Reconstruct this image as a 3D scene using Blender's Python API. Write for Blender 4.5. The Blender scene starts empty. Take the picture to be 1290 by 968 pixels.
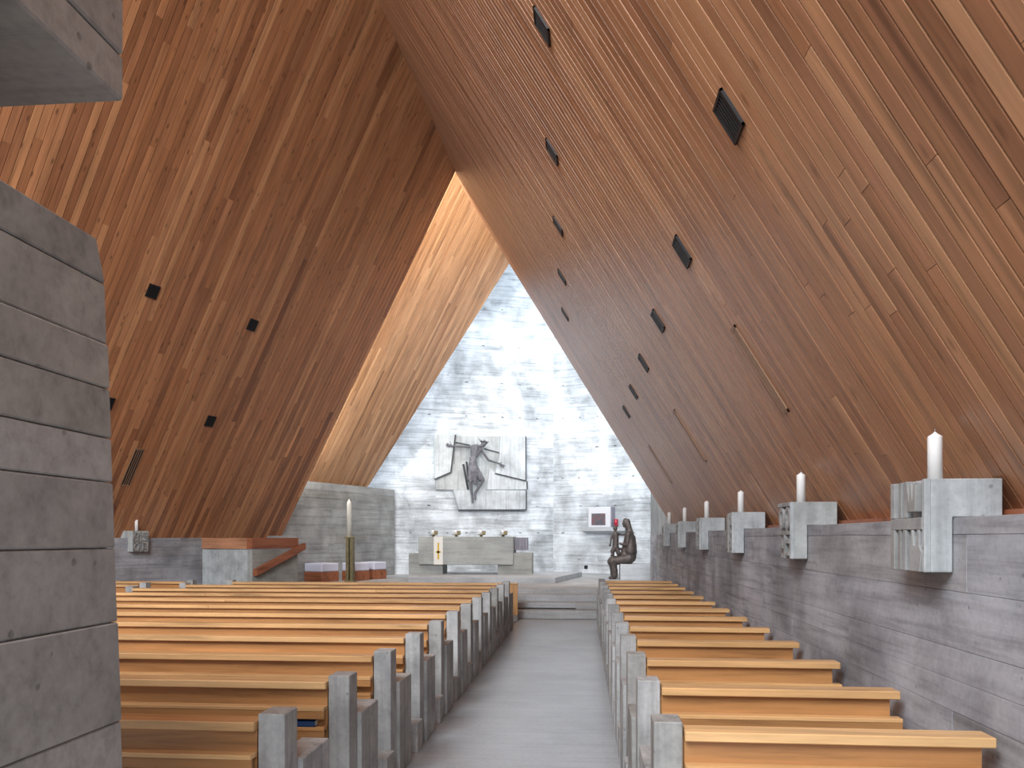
import bpy, bmesh, math, random
from mathutils import Vector, Matrix

random.seed(7)
SC = bpy.context.scene
COL = SC.collection
PI = math.pi

# ------------------------------------------------------------------ camera
YAW = math.atan(89 / 1000.0)          # nave axis vanishes 89 px right of the centre, focal length 1000 px of 1290
EYE = 1.6
cam_d = bpy.data.cameras.new('camera')
cam = bpy.data.objects.new('camera', cam_d)
COL.objects.link(cam)
cam.location = (0, 0, EYE)
cam.rotation_euler = (PI / 2, 0, YAW)
cam_d.sensor_width = 36
cam_d.lens = 36 * 1000 / 1290.0
cam_d.shift_y = 194 / 1290.0
cam_d.clip_start = 0.05
SC.camera = cam

# ------------------------------------------------------------------ sky, daylight, exposure
world = bpy.data.worlds.new('overcast_sky')
SC.world = world
world.use_nodes = True
bg = world.node_tree.nodes['Background']
bg.inputs[0].default_value = (0.78, 0.88, 1.0, 1)
bg.inputs[1].default_value = 1.2
SC.view_settings.view_transform = 'Standard'
SC.view_settings.look = 'None'
SC.view_settings.gamma = 1
SC.view_settings.use_curve_mapping = False
SC.view_settings.exposure = 0.35


def area(name, loc, target, sx, sy, power, col):
    d = bpy.data.lights.new(name, 'AREA')
    d.shape = 'RECTANGLE'
    d.size, d.size_y = sx, sy
    d.energy = power
    d.color = col
    o = bpy.data.objects.new(name, d)
    COL.objects.link(o)
    o.location = loc
    o.rotation_euler = (Vector(target) - Vector(loc)).to_track_quat('-Z', 'Y').to_euler()
    return o


# daylight through the glazed rear gable, behind the camera
area('rear_window_daylight', (-2.2, -6.0, 8.6), (-2.2, 12, 7.6), 9, 5, 1900, (0.98, 0.98, 1.0))
area('rear_rooflight_daylight', (-2.5, -3.0, 10.0), (-2.0, 9, 0.5), 6, 4, 1500, (0.97, 0.98, 1.0))


def slot_light(name, p0, p1, facing, width, power, col):
    """daylight entering along a roof slot from p0 (eave) to p1 (ridge)."""
    p0, p1 = Vector(p0), Vector(p1)
    d = bpy.data.lights.new(name, 'AREA')
    d.shape = 'RECTANGLE'
    d.size, d.size_y = width, (p1 - p0).length
    d.energy = power
    d.color = col
    o = bpy.data.objects.new(name, d)
    COL.objects.link(o)
    z = -Vector(facing).normalized()
    y = (p1 - p0).normalized()
    x = y.cross(z).normalized()
    y = z.cross(x)
    m = Matrix((x, y, z)).transposed().to_4x4()
    m.translation = (p0 + p1) / 2
    o.matrix_world = m
    return o


# ------------------------------------------------------------------ frame constants
AL = math.radians(20)                                  # the left half of the church is turned 20 degrees
AV = Vector((math.sin(AL), math.cos(AL), 0))           # direction of the left eave
PV = Vector((-math.cos(AL), math.sin(AL), 0))          # away from the nave, square to it
K = 1.64                                               # roof pitch
TH = math.atan(K)
CT, ST = math.cos(TH), math.sin(TH)
B_C = 1.70 + K * 1.97                                  # right roof: z = B_C - K x
A_C = 22.43                                            # left roof:  z = A_C - K (p.PV)
C_C = 23.975                                           # left roof over the chancel, one step further out
D_C = B_C + 1.5
A_END, B_END, C_END = 14.42, 16.85, 21.27
PLAT = 0.55                                            # chancel floor height
CORNER = Vector((-0.885, 24.1, 0))                     # fold of the altar wall

# daylight in the two slots where the chancel roof rises over the nave roof
def _a(perp, z, along):
    return PV * perp + AV * along + Vector((0, 0, z))
slot_light('slot_daylight_west', _a((A_C + .75 - 3.2) / K, 3.2, A_END + .06), _a((A_C + .75 - 9.8) / K, 9.8, A_END + .06), AV, .55, 190, (1.0, .96, .90))
slot_light('slot_daylight_east', ((B_C + .75 - 2.2) / K, B_END + .06, 2.2), ((B_C + .75 - 9.3) / K, B_END + .06, 9.3), (0, 1, 0), .55, 230, (.90, .95, 1.0))
# and daylight from the roof opening in front of the altar wall
slot_light('altar_rooflight_west', (-6.6, 21.2, 3.6), (-3.2, 22.2, 9.8), (.75, .5, -.45), .7, 36, (.80, .90, 1.0))
slot_light('altar_rooflight_east', (3.6, 21.9, 4.2), (.1, 22.2, 9.8), (-.7, .6, -.45), .8, 36, (.80, .90, 1.0))


# ------------------------------------------------------------------ mesh helpers
class MB:
    def __init__(self):
        self.bm = bmesh.new()

    def box(self, x0, x1, y0, y1, z0, z1, bevel=0.0):
        t = bmesh.new()
        vs = [t.verts.new((x, y, z)) for z in (z0, z1) for y in (y0, y1) for x in (x0, x1)]
        for f in ((0, 2, 3, 1), (4, 5, 7, 6), (0, 1, 5, 4), (2, 6, 7, 3), (0, 4, 6, 2), (1, 3, 7, 5)):
            t.faces.new([vs[i] for i in f])
        self._add(t, bevel)
        return self

    def prism(self, poly, h0, h1, axes='xy', bevel=0.0):
        """poly in the first two axes, extruded along the third."""
        t = bmesh.new()
        def P(a, b, h):
            d = {axes[0]: a, axes[1]: b}
            k = [c for c in 'xyz' if c not in axes][0]
            d[k] = h
            return (d['x'], d['y'], d['z'])
        lo = [t.verts.new(P(a, b, h0)) for a, b in poly]
        hi = [t.verts.new(P(a, b, h1)) for a, b in poly]
        t.faces.new(lo)
        t.faces.new(hi[::-1])
        n = len(poly)
        for i in range(n):
            t.faces.new([lo[i], hi[i], hi[(i + 1) % n], lo[(i + 1) % n]])
        bmesh.ops.recalc_face_normals(t, faces=t.faces)
        self._add(t, bevel)
        return self

    def lathe(self, prof, seg=24, c=(0, 0, 0)):
        t = bmesh.new()
        rings = []
        for r, z in prof:
            if r < 1e-5:
                rings.append([t.verts.new((c[0], c[1], c[2] + z))])
            else:
                rings.append([t.verts.new((c[0] + r * math.cos(2 * PI * i / seg), c[1] + r * math.sin(2 * PI * i / seg), c[2] + z)) for i in range(seg)])
        for a, b in zip(rings, rings[1:]):
            for i in range(seg):
                j = (i + 1) % seg
                if len(a) == 1 and len(b) == 1:
                    continue
                if len(a) == 1:
                    t.faces.new([a[0], b[i], b[j]])
                elif len(b) == 1:
                    t.faces.new([a[i], a[j], b[0]])
                else:
                    t.faces.new([a[i], a[j], b[j], b[i]])
        bmesh.ops.recalc_face_normals(t, faces=t.faces)
        for f in t.faces:
            f.smooth = True
        self._add(t, 0)
        return self

    def ball(self, c, r, m=None):
        if not isinstance(r, (tuple, list)):
            r = (r, r, r)
        t = bmesh.new()
        M = Matrix.Translation(c) @ (m or Matrix.Identity(4)) @ Matrix.Diagonal((r[0], r[1], r[2], 1))
        bmesh.ops.create_uvsphere(t, u_segments=16, v_segments=10, radius=1, matrix=M)
        self._add(t, 0)
        return self

    def limb(self, p, q, r0, r1, seg=14, sq=1.0):
        """tapered rounded limb from p to q."""
        p, q = Vector(p), Vector(q)
        d = q - p
        t = bmesh.new()
        M = Matrix.Translation((p + q) / 2) @ d.to_track_quat('Z', 'Y').to_matrix().to_4x4()
        bmesh.ops.create_cone(t, cap_ends=True, segments=seg, radius1=r0, radius2=r1, depth=d.length, matrix=M)
        self._add(t, 0)
        self.ball(p, r0)
        self.ball(q, r1)
        return self

    def _add(self, t, bevel):
        if bevel:
            bmesh.ops.bevel(t, geom=list(t.edges), offset=bevel, segments=1, affect='EDGES', profile=0.5)
        me = bpy.data.meshes.new('tmp')
        t.to_mesh(me)
        t.free()
        self.bm.from_mesh(me)
        bpy.data.meshes.remove(me)

    def build(self, name, mat, parent=None, M=None, loc=None, smooth=False):
        me = bpy.data.meshes.new(name)
        self.bm.to_mesh(me)
        self.bm.free()
        if smooth:
            for p in me.polygons:
                p.use_smooth = True
        me.materials.append(mat)
        return link(name, me, parent, M, loc)


def link(name, me, parent=None, M=None, loc=None):
    o = bpy.data.objects.new(name, me)
    COL.objects.link(o)
    if parent is not None:
        o.parent = parent
    if M is not None:
        o.matrix_local = M
    if loc is not None:
        o.location = loc
    return o


def tag(o, label=None, cat=None, group=None, kind=None):
    if label:
        o['label'] = label
    if cat:
        o['category'] = cat
    if group:
        o['group'] = group
    if kind:
        o['kind'] = kind
    return o


def empty(name, loc=(0, 0, 0), M=None):
    o = bpy.data.objects.new(name, None)
    o.empty_display_size = 0.1
    COL.objects.link(o)
    if M is not None:
        o.matrix_world = M
    else:
        o.location = loc
    return o


def frame(o, u, v, w):
    M = Matrix.Identity(4)
    for i, c in enumerate((u, v, w)):
        M[0][i], M[1][i], M[2][i] = c
    M.translation = o
    return M


def voxel(o, size, smooth=3):
    """fuse the overlapping shapes of o into one continuous skin."""
    m = o.modifiers.new('fuse', 'REMESH')
    m.mode = 'VOXEL'
    m.voxel_size = size
    s = o.modifiers.new('soften', 'SMOOTH')
    s.iterations = smooth
    s.factor = 0.5
    dg = bpy.context.evaluated_depsgraph_get()
    me = bpy.data.meshes.new_from_object(o.evaluated_get(dg))
    mats = list(o.data.materials)
    o.modifiers.clear()
    old = o.data
    o.data = me
    if not me.materials:
        for k in mats:
            me.materials.append(k)
    bpy.data.meshes.remove(old)
    for p in me.polygons:
        p.use_smooth = True
    return o


# ------------------------------------------------------------------ materials
class NT:
    def __init__(self, name):
        self.m = bpy.data.materials.new(name)
        self.m.use_nodes = True
        self.t = self.m.node_tree
        self.b = self.t.nodes['Principled BSDF']

    def n(self, kind, **kw):
        nd = self.t.nodes.new(kind)
        for k, v in kw.items():
            if hasattr(nd, k):
                setattr(nd, k, v)
        return nd

    def l(self, a, b):
        self.t.links.new(a, b)

    def math(self, op, a, b=None, clamp=False):
        nd = self.n('ShaderNodeMath', operation=op, use_clamp=clamp)
        for i, v in enumerate((a, b)):
            if v is None:
                continue
            if isinstance(v, (int, float)):
                nd.inputs[i].default_value = v
            else:
                self.l(v, nd.inputs[i])
        return nd.outputs[0]

    def coords(self, scale, rnd=True):
        """object coordinates, scaled per axis, shifted at random for every object and island."""
        tc = self.n('ShaderNodeTexCoord')
        mp = self.n('ShaderNodeMapping')
        mp.inputs['Scale'].default_value = scale
        self.l(tc.outputs['Object'], mp.inputs['Vector'])
        if not rnd:
            return mp.outputs[0]
        add = self.n('ShaderNodeVectorMath', operation='ADD')
        self.l(mp.outputs[0], add.inputs[0])
        cb = self.n('ShaderNodeCombineXYZ')
        r = self.rand()
        for i, k in enumerate((37.0, 53.0, 71.0)):
            self.l(self.math('MULTIPLY', r, k), cb.inputs[i])
        self.l(cb.outputs[0], add.inputs[1])
        return add.outputs[0]

    def rand(self):
        oi = self.n('ShaderNodeObjectInfo')
        ge = self.n('ShaderNodeNewGeometry')
        return self.math('FRACT', self.math('ADD', oi.outputs['Random'], ge.outputs['Random Per Island']))

    def noise(self, vec, scale, detail=4, rough=0.55, dist=0.0):
        nd = self.n('ShaderNodeTexNoise')
        nd.inputs['Scale'].default_value = scale
        nd.inputs['Detail'].default_value = detail
        nd.inputs['Roughness'].default_value = rough
        nd.inputs['Distortion'].default_value = dist
        self.l(vec, nd.inputs['Vector'])
        return nd.outputs['Fac']

    def ramp(self, fac, stops):
        nd = self.n('ShaderNodeValToRGB')
        el = nd.color_ramp.elements
        while len(el) < len(stops):
            el.new(0.5)
        for e, (p, c) in zip(el, stops):
            e.position = p
            e.color = tuple(c) + (1,) if not isinstance(c, (int, float)) else (c, c, c, 1)
        self.l(fac, nd.inputs[0])
        return nd.outputs[0]

    def mix(self, fac, a, b, mode='MIX'):
        nd = self.n('ShaderNodeMix', data_type='RGBA', blend_type=mode)
        for i, v in ((0, fac), (6, a), (7, b)):
            if isinstance(v, (int, float)):
                nd.inputs[i].default_value = v
            elif isinstance(v, (tuple, list)):
                nd.inputs[i].default_value = tuple(v) + (1,)
            else:
                self.l(v, nd.inputs[i])
        return nd.outputs[2]

    def bump(self, h, strength, dist=0.01):
        nd = self.n('ShaderNodeBump')
        nd.inputs['Strength'].default_value = strength
        nd.inputs['Distance'].default_value = dist
        self.l(h, nd.inputs['Height'])
        self.l(nd.outputs[0], self.b.inputs['Normal'])

    def out(self, col, rough, spec=0.5, metal=0.0):
        if isinstance(col, (tuple, list)):
            self.b.inputs['Base Color'].default_value = tuple(col) + (1,)
        else:
            self.l(col, self.b.inputs['Base Color'])
        if isinstance(rough, (int, float)):
            self.b.inputs['Roughness'].default_value = rough
        else:
            self.l(rough, self.b.inputs['Roughness'])
        self.b.inputs['Specular IOR Level'].default_value = spec
        self.b.inputs['Metallic'].default_value = metal
        return self.m


def wood(name, tones, axis, rough=0.4, spec=0.5, grain=1.0, knots=0.0, bump=0.15):
    """boards whose fibres run along the given object axis."""
    t = NT(name)
    sc = [20.0 * grain] * 3
    sc[axis] = 1.1
    v = t.coords(tuple(sc))
    g = t.noise(v, 1.0, 6, 0.62, 0.35)
    sc2 = [7.0] * 3
    sc2[axis] = 0.6
    g2 = t.noise(t.coords(tuple(sc2)), 1.0, 3, 0.5, 0.8)
    base = t.ramp(t.rand(), [(i / (len(tones) - 1), c) for i, c in enumerate(tones)])
    fig = t.ramp(t.math('ADD', t.math('MULTIPLY', g, 0.65), t.math('MULTIPLY', g2, 0.35)), [(0.33, 0.5), (0.47, 0.9), (0.56, 1.05), (0.68, 1.3)])
    col = t.mix(1.0, base, fig, 'MULTIPLY')
    if knots:
        sc3 = [9.0] * 3
        sc3[axis] = 3.2
        vo = t.n('ShaderNodeTexVoronoi')
        vo.inputs['Scale'].default_value = 1.0
        t.l(t.coords(tuple(sc3)), vo.inputs['Vector'])
        k = t.ramp(vo.outputs['Distance'], [(0.0, 1.0), (0.09, 0.75), (0.17, 0.0)])
        col = t.mix(t.math('MULTIPLY', k, knots), col, tuple(c * 0.35 for c in tones[0]))
    t.bump(g, bump, 0.004)
    return t.out(col, rough, spec)


def concrete(name, tone, streak_axis=0, vary=0.35, rough=0.75, stain=0.5, tint=(1.0, 0.97, 0.92), bump=0.25, spec=0.3, blot=1.0, cont=False):
    """board-marked concrete: board grain along one axis, cloudy stains, pores."""
    t = NT(name)
    sc = [16.0] * 3
    sc[streak_axis] = 0.9
    g = t.noise(t.coords(tuple(sc)), 1.0, 6, 0.65, 0.2)
    cl = t.noise(t.coords((1.0, 1.0, 1.0), not cont), 1.7 * blot, 5, 0.6, 0.3)
    fine = t.noise(t.coords((1.0, 1.0, 1.0)), 38.0, 4, 0.6)
    r = t.rand()
    tonec = t.ramp(r, [(0.0, tuple(tone[i] * (1 - vary) * tint[i] for i in range(3))), (0.5, tone), (1.0, tuple(c * (1 + vary * 0.6) for c in tone))])
    m1 = t.ramp(g, [(0.32, 1 - 0.55 * stain), (0.5, 1.0), (0.68, 1 + 0.22 * stain)])
    m2 = t.ramp(cl, [(0.36, 1 - 0.45 * stain), (0.52, 1.0), (0.66, 1 + 0.25 * stain)])
    big = t.noise(t.coords((1.0, 1.0, 1.0), not cont), 0.75 * blot, 3, 0.55, 0.6)
    m4 = t.ramp(big, [(0.38, 1 - 0.42 * stain), (0.5, 1.0), (0.64, 1 + 0.2 * stain)])
    m3 = t.ramp(fine, [(0.25, 0.86), (0.55, 1.0), (0.8, 1.07)])
    col = t.mix(1.0, t.mix(1.0, t.mix(1.0, tonec, m1, 'MULTIPLY'), m2, 'MULTIPLY'), m3, 'MULTIPLY')
    col = t.mix(1.0, col, m4, 'MULTIPLY')
    vo = t.n('ShaderNodeTexVoronoi')
    vo.inputs['Scale'].default_value = 9.0
    t.l(t.coords((1.0, 1.0, 1.0)), vo.inputs['Vector'])
    pore = t.ramp(vo.outputs['Distance'], [(0.0, 1.0), (0.06, 0.9), (0.1, 0.0)])
    col = t.mix(t.math('MULTIPLY', pore, 0.55), col, tuple(c * 0.3 for c in tone))
    h = t.math('SUBTRACT', t.math('ADD', t.math('MULTIPLY', g, 0.6), t.math('MULTIPLY', fine, 0.3)), t.math('MULTIPLY', pore, 0.8))
    t.bump(h, bump, 0.006)
    return t.out(col, rough, spec)


def plain(name, col, rough=0.5, spec=0.5, metal=0.0, mott=0.0, scale=30.0):
    t = NT(name)
    if mott:
        f = t.noise(t.coords((1, 1, 1)), scale, 4, 0.6)
        c = t.mix(1.0, tuple(col), t.ramp(f, [(0.3, 1 - mott), (0.7, 1 + mott)]), 'MULTIPLY')
        t.bump(f, 0.2, 0.004)
        return t.out(c, rough, spec, metal)
    return t.out(tuple(col), rough, spec, metal)


LARCH = [(0.239, 0.095, 0.044), (0.405, 0.178, 0.08), (0.476, 0.217, 0.1), (0.42, 0.179, 0.077), (0.588, 0.295, 0.139), (0.323, 0.136, 0.064), (0.504, 0.233, 0.109)]
LARCH_R = [(0.323, 0.147, 0.074), (0.413, 0.198, 0.101), (0.468, 0.235, 0.121), (0.427, 0.198, 0.095), (0.55, 0.293, 0.153), (0.364, 0.167, 0.09), (0.482, 0.24, 0.119)]
LARCH_C = [(0.30, 0.145, 0.062), (0.44, 0.24, 0.115), (0.50, 0.285, 0.145), (0.38, 0.195, 0.09), (0.54, 0.32, 0.17), (0.34, 0.17, 0.078), (0.48, 0.265, 0.13)]
M_ROOF_A = wood('stained larch', LARCH, 1, 0.42, 0.5, 0.9, 0.8, 0.08)
M_ROOF_B = wood('larch in gloss', LARCH_R, 1, 0.36, 0.5, 0.9, 0.6, 0.03)
M_ROOF_C = wood('bright larch', LARCH_C, 1, 0.45, 0.5, 0.5, 0.4, 0.0)
M_BACK = plain('dark sheathing', (0.035, 0.02, 0.014), 0.8, 0.2)
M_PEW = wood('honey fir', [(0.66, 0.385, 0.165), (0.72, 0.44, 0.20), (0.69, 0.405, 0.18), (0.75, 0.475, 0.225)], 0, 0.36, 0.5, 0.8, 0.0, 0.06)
M_PEWP = wood('shaded honey fir panels', [(0.44, 0.215, 0.08), (0.48, 0.24, 0.092), (0.46, 0.225, 0.085), (0.50, 0.26, 0.10)], 0, 0.38, 0.5, 0.8, 0.0, 0.06)  # deeper timber than the rails; part of the shade below them is in this colour
M_PEWZ = wood('honey fir upright', [(0.58, 0.30, 0.11), (0.62, 0.34, 0.14)], 2, 0.38, 0.5, 0.8, 0.0, 0.06)
M_RED = wood('red brown timber', [(0.30, 0.105, 0.05), (0.34, 0.125, 0.06)], 0, 0.45, 0.4, 0.6, 0.0, 0.05)
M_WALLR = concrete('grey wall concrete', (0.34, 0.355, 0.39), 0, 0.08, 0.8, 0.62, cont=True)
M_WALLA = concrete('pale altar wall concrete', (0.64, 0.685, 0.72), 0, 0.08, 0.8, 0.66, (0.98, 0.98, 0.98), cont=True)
M_WALLC = concrete('chancel wall concrete', (0.30, 0.31, 0.31), 0, 0.08, 0.8, 0.5, cont=True)
M_PILLAR = concrete('dark pillar concrete', (0.335, 0.32, 0.305), 0, 0.07, 0.85, 0.4)
M_BLOCK = concrete('smooth cast concrete', (0.43, 0.46, 0.47), 2, 0.08, 0.7, 0.36, blot=3.0)
M_RELIEF = concrete('weathered relief concrete', (0.31, 0.32, 0.32), 2, 0.08, 0.8, 0.3, blot=3.0)
M_END = concrete('pew end concrete', (0.42, 0.43, 0.43), 2, 0.14, 0.7, 0.5, blot=2.5)
M_FLOOR = concrete('floor screed', (0.40, 0.43, 0.46), 0, 0.05, 0.30, 0.25, bump=0.05, spec=0.5)
M_STEP = concrete('step concrete', (0.47, 0.495, 0.52), 0, 0.08, 0.6, 0.3)
M_ALTAR = concrete('altar concrete', (0.36, 0.38, 0.37), 0, 0.05, 0.7, 0.35)
M_RELP = concrete('pale relief panel', (0.58, 0.62, 0.64), 2, 0.12, 0.75, 0.45)
M_BRONZE = plain('dark bronze', (0.085, 0.07, 0.065), 0.55, 0.5, 0.35, 0.35, 14)
M_FIGURE = plain('grey lead figure', (0.135, 0.135, 0.15), 0.55, 0.5, 0.25, 0.3, 20)
M_BLACK = plain('black steel', (0.012, 0.012, 0.014), 0.5, 0.4)
M_EDGE = plain('dark metal edge', (0.06, 0.065, 0.07), 0.55, 0.4, 0.4)
M_WAX = plain('white wax', (0.86, 0.86, 0.84), 0.45, 0.4)
M_WICK = plain('wick', (0.25, 0.22, 0.2), 0.9)
M_BRASS = plain('aged brass', (0.20, 0.165, 0.085), 0.4, 0.5, 0.7, 0.3, 20)
M_LINEN = plain('white linen', (0.74, 0.74, 0.70), 0.9, 0.2, 0, 0.06, 60)
M_GOLD = plain('gold thread', (0.62, 0.43, 0.05), 0.55, 0.4)
M_LILAC = plain('lilac cloth', (0.33, 0.32, 0.37), 0.9, 0.2, 0, 0.15, 60)
M_CUSH = plain('pale lilac cushion', (0.60, 0.62, 0.74), 0.8, 0.2, 0, 0.05, 50)
M_BLUE = plain('blue book cloth', (0.015, 0.04, 0.11), 0.6, 0.3)
M_PAPER = plain('book pages', (0.6, 0.55, 0.45), 0.9)
M_REDGL = plain('red glass', (0.45, 0.02, 0.04), 0.15, 0.6)
M_TABW = plain('white painted case', (0.66, 0.68, 0.72), 0.5, 0.4)
M_OAK = wood('grille timber', [(0.29, 0.17, 0.105), (0.32, 0.19, 0.115)], 1, 0.45, 0.4)


def tab_door():
    t = NT('enamel door')
    vo = t.n('ShaderNodeTexVoronoi')
    vo.inputs['Scale'].default_value = 16
    tc = t.n('ShaderNodeTexCoord')
    t.l(tc.outputs['Object'], vo.inputs['Vector'])
    c = t.ramp(vo.outputs['Color'], [(0.2, (0.08, 0.085, 0.10)), (0.5, (0.13, 0.11, 0.12)), (0.62, (0.20, 0.06, 0.07)), (0.8, (0.10, 0.10, 0.13))])
    return t.out(c, 0.4)


M_DOOR = tab_door()


# ------------------------------------------------------------------ floor and chancel
floor_ = MB().box(-15, 4.0, -8, 26, -0.30, -0.012).build('floor', M_BACK)
tag(floor_, kind='structure')
ys = [-8, -2.3, 2.4, 7.1, 11.8, 15.64]
xs = [-15, -6.6, -1.27, 0.31, 4.0]
for i in range(len(xs) - 1):
    for j in range(len(ys) - 1):
        MB().box(xs[i] + .003, xs[i + 1] - .003, ys[j] + .003, ys[j + 1] - .003, -0.02, 0).build('slab', M_FLOOR, floor_)

plat = MB().box(-9.0, 1.63, 16.72, 26, 0, PLAT).build('chancel_floor', M_STEP)
tag(plat, kind='structure')
XL, XR = -4.6, 1.62
zs = [0.0, .164, .297, .427, PLAT]
yf = [15.67, 15.97, 16.29, 16.62]
MB().box(XL, XR, yf[0], 16.72, 0, zs[1], .006).build('step', M_STEP, plat)
s2 = MB().box(-0.14, XR, yf[1], 16.72, zs[1], zs[2], .006)
s2.box(XL, -0.14, yf[1], 16.72, zs[1] + .028, zs[2], .004).box(XL, -0.14, yf[1] + .12, 16.72, zs[1], zs[1] + .03)
s2.build('step', M_STEP, plat)
MB().box(XL, XR, yf[2], 16.72, zs[2], zs[3], .006).build('step', M_STEP, plat)
MB().box(XL, XR, yf[3], 16.72, zs[3], zs[4] - .002, .004).build('step', M_STEP, plat)

POD = PLAT + .13
pod = MB().prism([(-4.1, 18.42), (-0.63, 18.42), (-0.02, 21.6), (-4.7, 21.6)], PLAT, POD, 'xy', .006).build('altar_podium', M_STEP)
tag(pod, kind='structure')

# ------------------------------------------------------------------ walls
def boarded_wall(name, M, length, rows, mat, thick, piece, u0=0.0, jit=.004, gap=.004, back=None, part='concrete_panel', stuff=False, minlen=.6, top=None):
    """a cast wall: a core and the panels its formwork boards left, in local axes u (along), w (out of the face), z."""
    H = sum(rows)
    core = MB().box(u0, u0 + length, -thick, -.014, 0, H - (.0 if top is None else top)).build(name, back or mat, None, M)
    tag(core, kind='structure')
    z = 0
    allm = MB() if stuff else None
    for h in rows:
        u = u0
        first = True
        while u < u0 + length - 1e-4:
            L = random.uniform(*piece) * (random.uniform(.3, 1) if first else 1)
            first = False
            e = min(u + L, u0 + length)
            if u0 + length - e < minlen:
                e = u0 + length
            d = random.uniform(-jit, jit)
            if stuff:
                allm.box(u + gap / 2, e - gap / 2, -.02, d, z + gap / 2, z + h - gap / 2)
            else:
                MB().box(u + gap / 2, e - gap / 2, -.02, d, z + gap / 2, z + h - gap / 2, .0012).build(part, mat, core)
            u = e
        z += h
    if stuff:
        o = allm.build(part, mat, core)
        o['kind'] = 'stuff'
    return core


# right-hand wall: face at x = 1.63, top 1.69
Mr = frame(Vector((1.63, 19.4, 0)), Vector((0, -1, 0)), Vector((-1, 0, 0)), Vector((0, 0, 1)))
wr = boarded_wall('wall_right', Mr, 21.0, [.335, .30, .20, .14, .14, .25, .25, .075], M_WALLR, .30, (1.1, 2.9), jit=.0022, gap=.0016)
# left wall, turned 20 degrees, face through (-8.24, 13.9), top 1.6
PL = Vector((-8.24, 13.9, 0))
UL = AV.copy()
WL = -PV
Ml = frame(PL - UL * 16, UL, WL, Vector((0, 0, 1)))
wl = boarded_wall('wall_left', Ml, 20.4, [.30, .28, .24, .22, .20, .19, .17], M_WALLR, .30, (1.6, 3.0), jit=.002, gap=.002)
# wall beside the chancel under the far roof
PWALL = Vector((-5.35, 22.28, 0))
Mc = frame(PWALL - AV * 5.15, AV, -PV, Vector((0, 0, 1)))
wc = boarded_wall('wall_chancel', Mc, 5.15, [.55, .22, .24, .20, .25, .22, .24, .20, .24, .22, .20, .20], M_WALLC, .25, (1.4, 3.2), jit=.004)

# altar wall: two folded faces of boarded concrete
rowsA = [.55]
while sum(rowsA) < 12.2:
    rowsA.append(random.choice([.10, .12, .14, .16, .18, .22]))
FL = Vector((math.cos(AL), math.sin(AL), 0))          # left face runs to the right and away
FLn = Vector((math.sin(AL), -math.cos(AL), 0))
MfL = frame(CORNER - FL * 7.4, FL, FLn, Vector((0, 0, 1)))
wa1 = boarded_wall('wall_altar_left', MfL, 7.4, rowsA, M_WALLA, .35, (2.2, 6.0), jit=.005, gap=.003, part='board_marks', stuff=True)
FR = Vector((math.cos(AL), -math.sin(AL), 0))
FRn = Vector((-math.sin(AL), -math.cos(AL), 0))
MfR = frame(CORNER, FR, FRn, Vector((0, 0, 1)))
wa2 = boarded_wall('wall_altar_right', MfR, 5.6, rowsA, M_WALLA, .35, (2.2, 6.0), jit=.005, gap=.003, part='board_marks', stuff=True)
for core, L in ((wa1, 7.4), (wa2, 5.6)):
    h = MB()
    for i in range(int(L / .55)):
        for z in (.95, 1.75, 2.55, 3.4, 4.3, 5.2, 6.2, 7.3, 8.4):
            if random.random() < .62:
                h.prism([(.3 + i * .55 + random.uniform(-.06, .06) + .016 * math.cos(k * PI / 3), z + .016 * math.sin(k * PI / 3)) for k in range(6)], -.01, .0075, 'xz')
    o = h.build('tie_holes', M_EDGE, core)
    o['kind'] = 'stuff'

# trims on the wall heads
t1 = MB().box(1.86, 1.93, -1.4, 16.8, 1.62, 1.725).build('trim_1', M_RED)
tag(t1, kind='structure')
t2 = MB().box(0.0, 20.4, -.27, -.20, 1.55, 1.625).build('trim_2', M_RED, None, Ml)
tag(t2, kind='structure')


# near pillar and the beam above it
PX = -1.2
def pyl(z):      # the far arris leans a little
    return 1.90 + (2.35 - z) * 0.062
pil_core = MB().prism([(-1.5, -.1), (pyl(-.1) - .02, -.1), (pyl(2.34) - .02, 2.34), (-1.5, 2.34)], PX - .8, PX - .012, 'yz').build('wall_near', M_PILLAR)
tag(pil_core, kind='structure')
zj = [-.1, .25, .56, .84, 1.123, 1.383, 1.574, 1.742, 1.854, 1.978, 2.09, 2.242, 2.345]
for a, b in zip(zj, zj[1:]):
    j = random.uniform(-.0025, .0025)
    g = .0012
    pc = MB().prism([(-1.5, a + g), (pyl(a), a + g), (pyl(b) - (0.03 if b > 2.3 else 0), b - g), (-1.5, b - g)], PX - .8, PX + j, 'yz', .004)
    pc.build('concrete_panel', M_PILLAR, pil_core)
beam = MB().prism([(-3.5, 2.745), (1.985, 2.745), (1.985, 2.86), (-3.5, 2.86)], PX - 6.0, PX, 'yz', .006)  # unseen stretch to the left is added, widened to shade the near pews
beam = beam.build('trim_beam', M_PILLAR)
tag(beam, kind='structure')
for a, b in ((2.864, 3.1), (3.104, 3.5)):
    MB().box(PX - 6.0, PX + random.uniform(-.003, .003), -3.5, 1.983, a, b, .006).build('concrete_panel', M_PILLAR, beam)

# ------------------------------------------------------------------ roofs
def solve_ridge(O, U, V, n2, c2):
    """for a plane O + uU + vV, the v at which it meets the plane n2.p = c2, as a function of u."""
    def f(u):
        p = O + U * u
        return (c2 - p.dot(n2)) / V.dot(n2)
    return f

nA = Vector((K * PV.x, K * PV.y, 1))
nB = Vector((K, 0, 1))


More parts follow.
